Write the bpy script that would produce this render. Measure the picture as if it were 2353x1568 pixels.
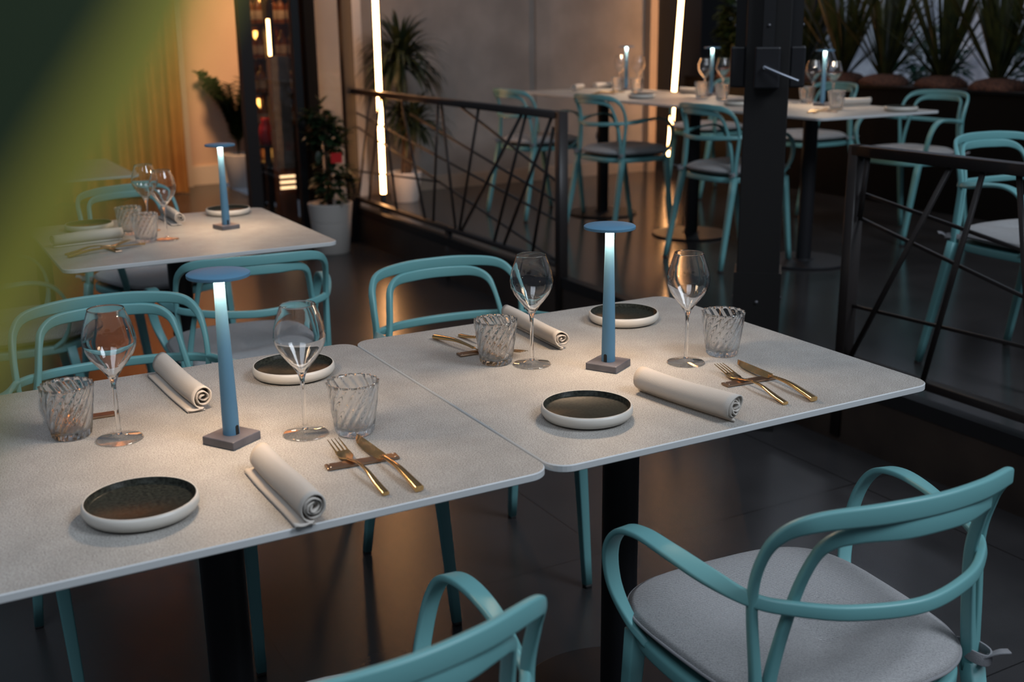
import bpy, bmesh, math, random
from mathutils import Vector, Matrix
D = bpy.data; COL = bpy.context.scene.collection
for o in list(D.objects): D.objects.remove(o)
PI = math.pi
sc = bpy.context.scene

# ------------------------------------------------------------------ camera
cam = D.cameras.new('camera'); cam.lens = 39.75; cam.sensor_width = 36; cam.clip_start = .01; cam.clip_end = 200
cam.dof.use_dof = True; cam.dof.focus_distance = 2.05; cam.dof.aperture_fstop = 4.4
co = D.objects.new('camera', cam); COL.objects.link(co)
F_ = Vector((.46590493, .84289094, -.26919781)); R_ = Vector((.87351184, -.48665555, -.01197662)); U_ = Vector((.14110159, .22956751, .96301043))
co.matrix_world = Matrix(((R_.x, U_.x, -F_.x, 0), (R_.y, U_.y, -F_.y, 0), (R_.z, U_.z, -F_.z, 1.37), (0, 0, 0, 1)))
sc.camera = co
sc.view_settings.view_transform = 'Standard'; sc.view_settings.look = 'None'; sc.view_settings.gamma = 1
sc.view_settings.exposure = 0.0
sc.view_settings.use_curve_mapping = False

# ------------------------------------------------------------------ world: dusk sky, pale overhead and slate blue low down
w = D.worlds.new('dusk'); sc.world = w; w.use_nodes = True
nt = w.node_tree; nt.nodes.clear()
tc = nt.nodes.new('ShaderNodeTexCoord'); sep = nt.nodes.new('ShaderNodeSeparateXYZ'); rp = nt.nodes.new('ShaderNodeValToRGB')
bg = nt.nodes.new('ShaderNodeBackground'); ow = nt.nodes.new('ShaderNodeOutputWorld')
nt.links.new(tc.outputs['Generated'], sep.inputs[0]); nt.links.new(sep.outputs['Z'], rp.inputs[0])
nt.links.new(rp.outputs[0], bg.inputs[0]); nt.links.new(bg.outputs[0], ow.inputs[0])
e = rp.color_ramp.elements
e[0].position = 0; e[0].color = (.11, .128, .165, 1); e[1].position = 1; e[1].color = (.33, .37, .43, 1)
m_ = rp.color_ramp.elements.new(.35); m_.color = (.11, .125, .155, 1)
bg.inputs[1].default_value = .58

# ------------------------------------------------------------------ lights
def area(name, loc, target, sx, sy, power, color):
    l = D.lights.new(name, 'AREA'); l.shape = 'RECTANGLE'; l.size = sx; l.size_y = sy; l.energy = power; l.color = color
    o = D.objects.new(name, l); COL.objects.link(o); o.location = loc
    o.rotation_euler = (Vector(target) - Vector(loc)).to_track_quat('-Z', 'Y').to_euler()
    return o
area('assumed_daylight_left', (-1.4, -.9, 5.0), (1.0, 1.8, .5), 2.6, 2.0, 82, (.78, .88, 1))  # added area light, assumed daylight overhead behind the camera, no opening modelled
area('assumed_daylight_right', (3.4, -1.6, 4.8), (1.6, 2.2, .6), 2.0, 2.0, 225, (.80, .89, 1))  # added overhead light at the right, assumed daylight for the bluish right-hand highlights
area('street_wall_fill', (7.7, 7.6, 4.6), (9.0, 8.4, 1.2), 1.5, 3.0, 55, (.80, .88, 1))  # added outdoor fill, brightens the street wall seen between the yuccas
def point(name, loc, power, color, r=.05):
    l = D.lights.new(name, 'POINT'); l.energy = power; l.color = color; l.shadow_soft_size = r
    o = D.objects.new(name, l); COL.objects.link(o); o.location = loc; return o
area('assumed_interior_light', (2.1, 9.0, 2.9), (2.45, 10.4, 1.0), .5, .3, 105, (1, .54, .25))  # assumed unseen light, added without a fixture, warms the far-left wall and curtain
point('shelf_fill', (2.78, 8.55, 1.85), 9, (1, .55, .25), .1)  # added point light without a fixture, warms the bottle shelf

# ------------------------------------------------------------------ materials
def mat(name, color, rough=.5, metal=0, color2=None, scale=8, detail=4, bump=0, bscale=60, spec=.5, thr=(.35, .65), emit=None, estr=0, sheen=0, coat=0):
    m = D.materials.new(name); m.use_nodes = True; t = m.node_tree; b = t.nodes['Principled BSDF']
    b.inputs['Base Color'].default_value = (*color, 1); b.inputs['Roughness'].default_value = rough; b.inputs['Metallic'].default_value = metal
    b.inputs['Specular IOR Level'].default_value = spec
    if sheen: b.inputs['Sheen Weight'].default_value = sheen
    if coat: b.inputs['Coat Weight'].default_value = coat; b.inputs['Coat Roughness'].default_value = .08
    if emit: b.inputs['Emission Color'].default_value = (*emit, 1); b.inputs['Emission Strength'].default_value = estr
    c = t.nodes.new('ShaderNodeTexCoord')
    if color2:
        n = t.nodes.new('ShaderNodeTexNoise'); n.inputs['Scale'].default_value = scale; n.inputs['Detail'].default_value = detail
        r = t.nodes.new('ShaderNodeValToRGB'); r.color_ramp.elements[0].position = thr[0]; r.color_ramp.elements[1].position = thr[1]
        r.color_ramp.elements[0].color = (*color, 1); r.color_ramp.elements[1].color = (*color2, 1)
        t.links.new(c.outputs['Object'], n.inputs['Vector']); t.links.new(n.outputs['Fac'], r.inputs[0]); t.links.new(r.outputs[0], b.inputs['Base Color'])
    if bump:
        n = t.nodes.new('ShaderNodeTexNoise'); n.inputs['Scale'].default_value = bscale; n.inputs['Detail'].default_value = 3
        bp = t.nodes.new('ShaderNodeBump'); bp.inputs['Strength'].default_value = bump; bp.inputs['Distance'].default_value = .002
        t.links.new(c.outputs['Object'], n.inputs['Vector']); t.links.new(n.outputs['Fac'], bp.inputs['Height']); t.links.new(bp.outputs[0], b.inputs['Normal'])
    return m

def stone_mat():
    m = D.materials.new('table_stone'); m.use_nodes = True; t = m.node_tree; b = t.nodes['Principled BSDF']; L = t.links.new
    c = t.nodes.new('ShaderNodeTexCoord')
    def noise(s, d, r=.55, src=None):
        n = t.nodes.new('ShaderNodeTexNoise'); n.inputs['Scale'].default_value = s; n.inputs['Detail'].default_value = d; n.inputs['Roughness'].default_value = r
        L(src or c.outputs['Object'], n.inputs['Vector']); return n
    def ramp(n, p0, c0, p1, c1):
        r = t.nodes.new('ShaderNodeValToRGB'); r.color_ramp.elements[0].position = p0; r.color_ramp.elements[0].color = (*c0, 1)
        r.color_ramp.elements[1].position = p1; r.color_ramp.elements[1].color = (*c1, 1); L(n, r.inputs[0]); return r
    def mix(a, bb, mode, f=1):
        x = t.nodes.new('ShaderNodeMixRGB'); x.blend_type = mode; x.inputs[0].default_value = f; L(a, x.inputs[1]); L(bb, x.inputs[2]); return x
    base = ramp(noise(5, 5).outputs['Fac'], .3, (.375, .36, .335), .7, (.445, .425, .395))
    fine = ramp(noise(480, 3, .7).outputs['Fac'], .33, (.34, .325, .30), .55, (1, 1, 1))
    mp = t.nodes.new('ShaderNodeMapping'); mp.inputs['Scale'].default_value = (1, 1.8, 1); L(c.outputs['Object'], mp.inputs[0])
    speck = ramp(noise(560, 2, .5, mp.outputs[0]).outputs['Fac'], .33, (.22, .20, .18), .41, (1, 1, 1))
    blot = ramp(noise(16, 6).outputs['Fac'], .3, (.86, .855, .85), .7, (1.03, 1.03, 1.03))
    o = mix(mix(mix(base.outputs[0], fine.outputs[0], 'MULTIPLY').outputs[0], speck.outputs[0], 'MULTIPLY').outputs[0], blot.outputs[0], 'MULTIPLY')
    L(o.outputs[0], b.inputs['Base Color']); b.inputs['Roughness'].default_value = .55; b.inputs['Specular IOR Level'].default_value = .35
    bp = t.nodes.new('ShaderNodeBump'); bp.inputs['Strength'].default_value = .15; bp.inputs['Distance'].default_value = .001
    L(noise(400, 3).outputs['Fac'], bp.inputs['Height']); L(bp.outputs[0], b.inputs['Normal'])
    return m

def tile_mat(name, c1, c2, grout, size, off, rough, gw=.004):
    m = D.materials.new(name); m.use_nodes = True; t = m.node_tree; b = t.nodes['Principled BSDF']; L = t.links.new
    c = t.nodes.new('ShaderNodeTexCoord'); s = t.nodes.new('ShaderNodeSeparateXYZ'); L(c.outputs['Object'], s.inputs[0])
    def mth(op, a, v=None, bb=None):
        n = t.nodes.new('ShaderNodeMath'); n.operation = op; L(a, n.inputs[0])
        if v is not None: n.inputs[1].default_value = v
        if bb is not None: L(bb, n.inputs[1])
        return n.outputs[0]
    g = []
    for ax, o in (('X', off[0]), ('Y', off[1])):
        a = mth('SUBTRACT', s.outputs[ax], o); a = mth('DIVIDE', a, size); a = mth('FRACT', a); a = mth('SUBTRACT', a, .5); a = mth('ABSOLUTE', a)
        g.append(mth('GREATER_THAN', a, .5 - gw / size / 2))
    mx = mth('MAXIMUM', g[0], None, g[1])
    n = t.nodes.new('ShaderNodeTexNoise'); n.inputs['Scale'].default_value = 3; n.inputs['Detail'].default_value = 6; L(c.outputs['Object'], n.inputs['Vector'])
    r = t.nodes.new('ShaderNodeValToRGB'); r.color_ramp.elements[0].position = .3; r.color_ramp.elements[0].color = (*c1, 1)
    r.color_ramp.elements[1].position = .7; r.color_ramp.elements[1].color = (*c2, 1); L(n.outputs['Fac'], r.inputs[0])
    x = t.nodes.new('ShaderNodeMixRGB'); L(mx, x.inputs[0]); L(r.outputs[0], x.inputs[1]); x.inputs[2].default_value = (*grout, 1)
    L(x.outputs[0], b.inputs['Base Color']); b.inputs['Roughness'].default_value = rough
    n2 = t.nodes.new('ShaderNodeTexNoise'); n2.inputs['Scale'].default_value = 60; n2.inputs['Detail'].default_value = 5; L(c.outputs['Object'], n2.inputs['Vector'])
    bp = t.nodes.new('ShaderNodeBump'); bp.inputs['Strength'].default_value = .06; bp.inputs['Distance'].default_value = .002; L(n2.outputs['Fac'], bp.inputs['Height']); L(bp.outputs[0], b.inputs['Normal'])
    return m

def glass_mat(name, clear, rough=.0, ior=1.45):
    # thin glass: part of the light passes straight through, the rest refracts and reflects
    m = D.materials.new(name); m.use_nodes = True; t = m.node_tree; t.nodes.clear(); L = t.links.new
    g = t.nodes.new('ShaderNodeBsdfGlass'); g.inputs['IOR'].default_value = ior; g.inputs['Roughness'].default_value = rough
    tr = t.nodes.new('ShaderNodeBsdfTransparent'); tr.inputs[0].default_value = (.97, .98, .98, 1)
    x = t.nodes.new('ShaderNodeMixShader'); x.inputs[0].default_value = 1 - clear; o = t.nodes.new('ShaderNodeOutputMaterial')
    L(tr.outputs[0], x.inputs[1]); L(g.outputs[0], x.inputs[2]); L(x.outputs[0], o.inputs[0]); return m
def pane_mat(name, tint=(.9, .9, .9), k=1.0):
    m = D.materials.new(name); m.use_nodes = True; t = m.node_tree; t.nodes.clear(); L = t.links.new
    g = t.nodes.new('ShaderNodeBsdfGlossy'); g.inputs['Roughness'].default_value = .02
    tr = t.nodes.new('ShaderNodeBsdfTransparent'); tr.inputs[0].default_value = (*tint, 1)
    f = t.nodes.new('ShaderNodeLayerWeight'); f.inputs[0].default_value = .5
    pw = t.nodes.new('ShaderNodeMath'); pw.operation = 'POWER'; pw.inputs[1].default_value = 4.0; L(f.outputs['Facing'], pw.inputs[0])
    mu = t.nodes.new('ShaderNodeMath'); mu.operation = 'MULTIPLY_ADD'; mu.inputs[1].default_value = .85 * k; mu.inputs[2].default_value = .045 * k; mu.use_clamp = True; L(pw.outputs[0], mu.inputs[0])
    x = t.nodes.new('ShaderNodeMixShader'); o = t.nodes.new('ShaderNodeOutputMaterial'); L(mu.outputs[0], x.inputs[0])
    L(tr.outputs[0], x.inputs[1]); L(g.outputs[0], x.inputs[2]); L(x.outputs[0], o.inputs[0]); return m
def emis(name, color, s):
    m = D.materials.new(name); m.use_nodes = True; t = m.node_tree; t.nodes.clear()
    e = t.nodes.new('ShaderNodeEmission'); e.inputs[0].default_value = (*color, 1); e.inputs[1].default_value = s
    o = t.nodes.new('ShaderNodeOutputMaterial'); t.links.new(e.outputs[0], o.inputs[0]); return m
def leaf_mat(name, c1, c2, scale=20, rough=.4, trans=.3):
    m = D.materials.new(name); m.use_nodes = True; t = m.node_tree; t.nodes.clear(); L = t.links.new
    c = t.nodes.new('ShaderNodeTexCoord'); n = t.nodes.new('ShaderNodeTexNoise'); n.inputs['Scale'].default_value = scale; L(c.outputs['Object'], n.inputs['Vector'])
    r = t.nodes.new('ShaderNodeValToRGB'); r.color_ramp.elements[0].position = .35; r.color_ramp.elements[0].color = (*c1, 1)
    r.color_ramp.elements[1].position = .65; r.color_ramp.elements[1].color = (*c2, 1); L(n.outputs['Fac'], r.inputs[0])
    b = t.nodes.new('ShaderNodeBsdfPrincipled'); b.inputs['Roughness'].default_value = rough; L(r.outputs[0], b.inputs['Base Color'])
    tl = t.nodes.new('ShaderNodeBsdfTranslucent'); L(r.outputs[0], tl.inputs[0])
    x = t.nodes.new('ShaderNodeMixShader'); x.inputs[0].default_value = trans; o = t.nodes.new('ShaderNodeOutputMaterial')
    L(b.outputs[0], x.inputs[1]); L(tl.outputs[0], x.inputs[2]); L(x.outputs[0], o.inputs[0]); return m

def fabric_mat(name, c1, c2):
    m = D.materials.new(name); m.use_nodes = True; t = m.node_tree; b = t.nodes['Principled BSDF']; L = t.links.new
    c = t.nodes.new('ShaderNodeTexCoord')
    wv = t.nodes.new('ShaderNodeTexWave'); wv.wave_type = 'BANDS'; wv.bands_direction = 'DIAGONAL'; wv.inputs['Scale'].default_value = 150; wv.inputs['Distortion'].default_value = 1.5; wv.inputs['Detail'].default_value = 1
    L(c.outputs['Object'], wv.inputs['Vector'])
    n = t.nodes.new('ShaderNodeTexNoise'); n.inputs['Scale'].default_value = 500; n.inputs['Detail'].default_value = 2; L(c.outputs['Object'], n.inputs['Vector'])
    ad = t.nodes.new('ShaderNodeMath'); ad.operation = 'MULTIPLY'; L(wv.outputs['Fac'], ad.inputs[0]); L(n.outputs['Fac'], ad.inputs[1])
    r = t.nodes.new('ShaderNodeValToRGB'); r.color_ramp.elements[0].position = .05; r.color_ramp.elements[0].color = (*c1, 1)
    r.color_ramp.elements[1].position = .5; r.color_ramp.elements[1].color = (*c2, 1); L(ad.outputs[0], r.inputs[0]); L(r.outputs[0], b.inputs['Base Color'])
    b.inputs['Roughness'].default_value = .95; b.inputs['Specular IOR Level'].default_value = .1; b.inputs['Sheen Weight'].default_value = .15
    bp = t.nodes.new('ShaderNodeBump'); bp.inputs['Strength'].default_value = .3; bp.inputs['Distance'].default_value = .001; L(ad.outputs[0], bp.inputs['Height']); L(bp.outputs[0], b.inputs['Normal'])
    return m

M = dict(
 stone=stone_mat(),
 stone_edge=mat('table_edge', (.48, .49, .49), .5),
 teal=mat('teal_paint', (.12, .30, .308), .42, bump=.04, bscale=400),
 foot=mat('rubber_foot', (.015, .015, .015), .7),
 fabric=fabric_mat('grey_fabric', (.13, .13, .135), (.46, .455, .45)),
 seam=mat('seam_fabric', (.20, .20, .21), .9, bump=.3, bscale=600),
 lamp=mat('blue_paint', (.078, .195, .30), .55, bump=.05, bscale=500),
 marble=mat('grey_marble', (.045, .047, .06), .35, color2=(.14, .13, .14), scale=14, detail=8, thr=(.35, .75)),
 black=mat('black_metal', (.012, .012, .014), .42, spec=.25, bump=.05, bscale=200),
 slot=mat('black_slot', (.004, .004, .004), .5),
 led=emis('lamp_light_module', (1, .80, .58), 5),
 gold=mat('polished_gold', (.72, .46, .20), .16, 1),
 bronze=mat('bronze_plate', (.33, .22, .15), .32, 1, bump=.1, bscale=300),
 bolt=mat('dark_bolt', (.10, .10, .11), .35, .6),
 rivet=mat('pale_rivet', (.7, .65, .58), .3, 1),
 cream=mat('cream_ceramic', (.52, .49, .44), .38),
 glaze=mat('dark_glaze', (.010, .0105, .009), .30, color2=(.030, .032, .025), scale=220, detail=5, bump=.05, bscale=160, spec=.04),
 linen=mat('linen', (.47, .43, .385), .9, bump=.25, bscale=700, spec=.2),
 glass=glass_mat('wine_glass', 0.0, 0, 1.45),
 glass_foot=pane_mat('glass_foot', (.95, .955, .955), 2.0),
 tumbler=glass_mat('ribbed_glass', .14),
 floor=tile_mat('dark_floor_tiles', (.020, .0195, .0205), (.036, .034, .035), (.006, .005, .005), .92, (1.556, 2.315), .27),
 deck=tile_mat('terrace_floor_tiles', (.021, .020, .020), (.036, .034, .034), (.010, .009, .009), .9, (3.1, 2.9), .17),
 fascia=mat('dark_brown_step', (.022, .015, .012), .45, color2=(.035, .024, .018), scale=6),
 rust=mat('dark_bronze_rail', (.020, .016, .015), .40, bump=.1, bscale=120),
 pillar=mat('pillar_paint', (.010, .0095, .0095), .45, spec=.25, bump=.08, bscale=120),
 steel=mat('brushed_steel', (.62, .66, .75), .32, 1),
 plaster=mat('grey_plaster', (.185, .172, .160), .8, color2=(.25, .232, .215), scale=3.2, detail=8, bump=.4, bscale=25, spec=.2),
 plaster_side=mat('beige_plaster', (.46, .44, .42), .8, color2=(.54, .52, .49), scale=3, detail=6, bump=.3, bscale=25, spec=.2),
 skirting=mat('skirting_paint', (.27, .215, .17), .6),
 warmwall=mat('warm_wall', (.56, .42, .32), .85, color2=(.62, .47, .36), scale=2, bump=.2, bscale=30, spec=.2),
 whitetrim=mat('white_skirting', (.62, .56, .48), .6),
 curtain=mat('ochre_curtain', (.32, .15, .045), .9, color2=(.38, .19, .06), scale=5, spec=.1),
 led_tube=emis('led_tube', (1, .47, .18), 27),
 led_warm=emis('shelf_led', (1, .46, .10), 9),
 led_bar=emis('step_light', (1, .64, .34), 3.2),
 darkwood=mat('dark_red_wood', (.05, .016, .009), .4, color2=(.085, .026, .013), scale=9),
 pot=mat('pale_pot', (.42, .39, .36), .6, bump=.15, bscale=60),
 white_pot=mat('white_pot', (.60, .57, .54), .5),
 soil=mat('soil', (.02, .012, .008), .95, bump=.8, bscale=80),
 coir=mat('brown_coir', (.13, .050, .028), .95, color2=(.05, .020, .013), scale=60, bump=1, bscale=150),
 planter=mat('black_planter', (.003, .003, .003), .6, spec=.08),
 pane=pane_mat('door_glass', (.80, .80, .80), 1.2),
 panel=mat('grey_panel', (.09, .085, .078), .22, color2=(.17, .15, .135), scale=10),
 red=mat('red_lacquer', (.45, .012, .012), .35),
 amber=mat('amber_bottle', (.30, .10, .02), .15), bottle_green=mat('dark_bottle', (.02, .035, .018), .12), label=mat('bottle_label', (.55, .42, .28), .6),
 stucco=mat('street_wall', (.72, .77, .85), .9, color2=(.30, .33, .40), scale=4, detail=8, bump=.4, bscale=20),
 frame=mat('grey_frame', (.012, .012, .013), .45, spec=.2, bump=.08, bscale=90),
 bark=mat('brown_bark', (.11, .065, .035), .9, color2=(.045, .026, .016), scale=40, bump=1, bscale=60),
 g_dark=leaf_mat('dark_leaf', (.008, .020, .009), (.020, .045, .016), 30),
 g_drac=leaf_mat('dracaena_leaf', (.010, .019, .009), (.030, .042, .018), 12),
 g_yucca=leaf_mat('yucca_leaf', (.013, .019, .006), (.055, .058, .014), 7),
 g_teal=leaf_mat('bluish_leaf', (.012, .05, .035), (.03, .10, .07), 12),
 g_near=leaf_mat('near_leaf', (.011, .026, .006), (.020, .040, .009), 12, .9, .25),
 g_backlit_edge=leaf_mat('near_leaf_backlit_edge', (.27, .26, .03), (.36, .34, .05), 10, .8, .35),  # yellow edge colour stands for light shining through the thin leaf
)

# ------------------------------------------------------------------ mesh helpers
def link(name, me, parent=None):
    o = D.objects.new(name, me); COL.objects.link(o)
    if parent is not None: o.parent = parent
    return o
def mk(name, verts, faces, mats, parent=None, smooth=True, idx=None, auto=None):
    me = D.meshes.new(name); me.from_pydata([tuple(v) for v in verts], [], faces); me.update()
    for m in (mats if isinstance(mats, list) else [mats]): me.materials.append(m)
    for i, p in enumerate(me.polygons):
        p.use_smooth = smooth
        if idx: p.material_index = idx[i]
    o = link(name, me, parent)
    bm = bmesh.new(); bm.from_mesh(me); bmesh.ops.recalc_face_normals(bm, faces=bm.faces)
    if auto:
        for ed in bm.edges:
            if len(ed.link_faces) == 2 and ed.calc_face_angle(0) > auto: ed.smooth = False
    bm.to_mesh(me); bm.free()
    return o
class G:
    def __init__(s): s.v = []; s.f = []; s.i = []
    def add(s, v, f, mi=0):
        b = len(s.v); s.v += [tuple(x) for x in v]; s.f += [tuple(b + k for k in q) for q in f]; s.i += [mi] * len(f); return s
    def build(s, name, mats, parent=None, smooth=True, auto=.6): return mk(name, s.v, s.f, mats, parent, smooth, s.i, auto)
def box(x0, x1, y0, y1, z0, z1):
    return [(x0, y0, z0), (x1, y0, z0), (x1, y1, z0), (x0, y1, z0), (x0, y0, z1), (x1, y0, z1), (x1, y1, z1), (x0, y1, z1)], [(0, 3, 2, 1), (4, 5, 6, 7), (0, 1, 5, 4), (1, 2, 6, 5), (2, 3, 7, 6), (3, 0, 4, 7)]
def bevel_box(name, x0, x1, y0, y1, z0, z1, m, parent=None, b=.004, seg=2):
    v, f = box(x0, x1, y0, y1, z0, z1); o = mk(name, v, f, m, parent, smooth=False)
    bm = bmesh.new(); bm.from_mesh(o.data)
    bmesh.ops.bevel(bm, geom=bm.edges[:], offset=b, segments=seg, affect='EDGES', profile=.5)
    bm.to_mesh(o.data); bm.free(); return o
def lathe(prof, n=48, fn=None):
    v = []; f = []; rows = []
    for (r, z) in prof:
        if r < 1e-6: rows.append([len(v)]); v.append((0, 0, z))
        else:
            row = []
            for k in range(n):
                a = 2 * PI * k / n; rr = fn(r, z, a) if fn else r
                row.append(len(v)); v.append((rr * math.cos(a), rr * math.sin(a), z))
            rows.append(row)
    for a, b in zip(rows, rows[1:]):
        for k in range(n):
            k2 = (k + 1) % n
            if len(a) == 1 and len(b) == 1: continue
            if len(a) == 1: f.append((a[0], b[k], b[k2]))
            elif len(b) == 1: f.append((a[k], a[k2], b[0]))
            else: f.append((a[k], a[k2], b[k2], b[k]))
    return v, f
def cr(pts, n, closed=False):
    P = [Vector(p) for p in pts]; out = []; m = len(P); segs = m if closed else m - 1
    for i in range(n if closed else n + 1):
        t = i / n * segs; k = min(int(t), segs - 1); u = t - k
        if closed: p = [P[(k - 1) % m], P[k % m], P[(k + 1) % m], P[(k + 2) % m]]
        else:
            p = [P[max(k - 1, 0)], P[k], P[min(k + 1, m - 1)], P[min(k + 2, m - 1)]]
            if k == 0: p[0] = P[0] * 2 - P[1]
            if k == m - 2: p[3] = P[-1] * 2 - P[-2]
        out.append(.5 * ((2 * p[1]) + (p[2] - p[0]) * u + (2 * p[0] - 5 * p[1] + 4 * p[2] - p[3]) * u * u + (3 * p[1] - p[0] - 3 * p[2] + p[3]) * u ** 3))
    return out
def prof_rr(w, t, r):
    r = min(r, w / 2 * .98, t / 2 * .98); o = []
    for cx, cy, a0 in ((w / 2 - r, t / 2 - r, 0), (-w / 2 + r, t / 2 - r, 90), (-w / 2 + r, -t / 2 + r, 180), (w / 2 - r, -t / 2 + r, 270)):
        for k in range(4):
            a = math.radians(a0 + k * 30); o.append((cx + r * math.cos(a), cy + r * math.sin(a)))
    return o
def sweep(pts, size, nrm, n=48, closed=False, r=.004):
    """a rounded strip along a smooth path; nrm = direction of the strip's thickness; size = (width, thickness) per point"""
    P = cr(pts, n, closed); m = len(pts)
    if not isinstance(size, list): size = [size] * m
    if not isinstance(nrm, list): nrm = [nrm] * m
    S = cr([(a, b, 0) for a, b in size], n, closed); N = cr(nrm, n, closed)
    v = []; f = []; cnt = len(P); q = 16
    for i, p in enumerate(P):
        if closed: tg = P[(i + 1) % cnt] - P[i - 1]
        else: tg = P[min(i + 1, cnt - 1)] - P[max(i - 1, 0)]
        tg.normalize(); nn = N[i] - tg * N[i].dot(tg)
        if nn.length < 1e-5: nn = Vector((0, 0, 1)).cross(tg)
        nn.normalize(); ww = tg.cross(nn)
        for (a, b) in prof_rr(max(S[i].x, .0005), max(S[i].y, .0005), r): v.append(p + ww * a + nn * b)
    R = cnt if closed else cnt - 1
    for i in range(R):
        j = (i + 1) % cnt
        for k in range(q): f.append((i * q + k, i * q + (k + 1) % q, j * q + (k + 1) % q, j * q + k))
    if not closed: f.append(tuple(range(q))[::-1]); f.append(tuple((cnt - 1) * q + k for k in range(q)))
    return v, f
def bar(a, b, w, t, nrm=(1, 0, 0), r=.002): return sweep([a, b], (w, t), nrm, 1, False, r)
def tag(o, label, cat, group=None, kind=None):
    if label: o['label'] = label
    if cat: o['category'] = cat
    if group: o['group'] = group
    if kind: o['kind'] = kind
    return o
def struct(o): o['kind'] = 'structure'; return o
def thing(name, label, cat, loc=(0, 0, 0), rz=0, group=None):
    o = D.objects.new(name, None); COL.objects.link(o); o.empty_display_size = .1; o.location = loc; o.rotation_euler = (0, 0, rz)
    return tag(o, label, cat, group)
def kids(o): return [c for c in D.objects if c.parent is o]
def dup(root, loc, rz, label):
    r = root.copy(); COL.objects.link(r); r.location = loc; r.rotation_euler = (0, 0, rz); r['label'] = label
    for ch in kids(root):
        c = ch.copy(); COL.objects.link(c); c.parent = r
        for g in kids(ch):
            d = g.copy(); COL.objects.link(d); d.parent = c
    return r
def spread(proto, spots):
    """spots: (x, y, z, rz, label); the first moves the prototype itself"""
    x, y, z, rz, lab = spots[0]; rest = spots[1:]
    outs = [dup(proto, (a, b, c), d, l) for a, b, c, d, l in rest]
    proto.location = (x, y, z); proto.rotation_euler = (0, 0, rz); proto['label'] = lab
    return [proto] + outs

TZ = .215       # terrace floor height
# ------------------------------------------------------------------ setting
def slab(name, x0, x1, y0, y1, z0, z1, m): return struct(mk(name, *box(x0, x1, y0, y1, z0, z1), m, smooth=False))
slab('floor', -5, 2.70, -4, 10.55, -.06, 0, M['floor'])
slab('floor_terrace', 2.72, 7.3, -4, 7.55, -.05, TZ, M['deck'])
slab('trim_1', 2.695, 2.745, -4, 7.0, TZ - .03, TZ + .018, M['frame'])
slab('trim_2', 2.70, 2.72, -4, 7.0, 0, TZ - .03, M['fascia'])
slab('wall_back', 2.62, 5.47, 7.55, 7.80, TZ, 3.0, M['plaster'])
slab('wall_corner', 2.62, 3.0, 7.50, 7.55, TZ, 3.0, M['plaster_side'])
slab('trim_3', 4.40, 4.50, 7.535, 7.55, TZ + .1, 3.0, M['plaster'])
slab('baseboard_back', 3.0, 5.47, 7.53, 7.55, TZ, TZ + .10, M['skirting'])
slab('wall_column', 5.47, 5.92, 7.50, 7.80, TZ, 3.0, M['frame'])
slab('trim_4', 5.40, 5.47, 7.47, 7.55, TZ, 3.0, M['skirting'])
slab('wall_right', 7.05, 7.2, 7.42, 9.4, TZ, 3.0, M['frame'])
slab('wall_left', .6, 3.20, 10.42, 10.55, 0, 3.2, M['warmwall'])
slab('baseboard_left', 2.15, 3.20, 10.40, 10.42, 0, .17, M['whitetrim'])
slab('wall_side', 3.20, 3.35, 7.80, 10.40, 0, 3.2, M['darkwood'])
slab('trim_5', 2.32, 2.44, 10.30, 10.42, 0, 3.2, M['whitetrim'])
slab('wall_street', 9.0, 9.3, 0, 13, -.1, 4.2, M['stucco'])

# ------------------------------------------------------------------ tables
def rrect(hx, hy, r, n=8):
    o = []
    for cx, cy, a0 in ((hx - r, hy - r, 0), (-hx + r, hy - r, 90), (-hx + r, -hy + r, 180), (hx - r, -hy + r, 270)):
        for k in range(n + 1): a = math.radians(a0 + k * 90 / n); o.append((cx + r * math.cos(a), cy + r * math.sin(a)))
    return o
def make_table(hx, hy, label, cat='table'):
    t = thing('bistro_table', label, cat)
    g = G(); o1 = rrect(hx, hy, .035); o2 = rrect(hx - .0015, hy - .0015, .034); n = len(o1)
    v = [(x, y, .738) for x, y in o2] + [(x, y, .7395) for x, y in o1] + [(x, y, .7485) for x, y in o1] + [(x, y, .75) for x, y in o2]
    g.add(v, [tuple(range(n))[::-1]], 1); b = 0
    for k in range(3): g.f += [(k * n + i, k * n + (i + 1) % n, (k + 1) * n + (i + 1) % n, (k + 1) * n + i) for i in range(n)]; g.i += [1] * n
    g.f.append(tuple(3 * n + i for i in range(n))); g.i.append(0)
    g.build('table_top', [M['stone'], M['stone_edge']], t, smooth=False)
    mk('column', *lathe([(0, .011), (.036, .011), (.036, .725), (0, .725)], 40), M['black'], t, auto=.6)
    mk('base', *lathe([(0, 0), (.215, 0), (.218, .003), (.218, .008), (.214, .011), (.05, .014), (.045, .02), (0, .02)], 64), M['black'], t, auto=.6)
    g = G(); g.add(*bar((-.26, -.26, .73), (.26, .26, .73), .04, .014, (0, 0, 1))); g.add(*bar((-.26, .26, .73), (.26, -.26, .73), .04, .014, (0, 0, 1)))
    g.build('support_arms', M['black'], t); return t
tab = make_table(.392, .4, '')
spread(tab, [
 (.396, 1.706, 0, 0, 'stone-topped bistro table nearest the camera, in the left foreground'),
 (1.184, 1.7075, 0, 0, 'stone-topped bistro table in the middle, right one of the joined front pair'),
 (.780, 3.585, 0, 0, 'stone-topped bistro table alone behind the joined front pair, at the left'),
 (.60, 5.62, 0, 0, 'stone-topped bistro table farthest back at the left, half hidden by the leaf')])
tab2 = make_table(.375, .4515, '')
spread(tab2, [
 (3.955, 4.1425, TZ, 0, 'stone-topped terrace table right of the dark pillar, nearest of the row of three'),
 (3.955, 5.046, TZ, 0, 'middle stone-topped table of the terrace row, partly behind the dark pillar'),
 (3.955, 5.9495, TZ, 0, 'farthest stone-topped table of the terrace row, by the grey plaster wall')])

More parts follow.
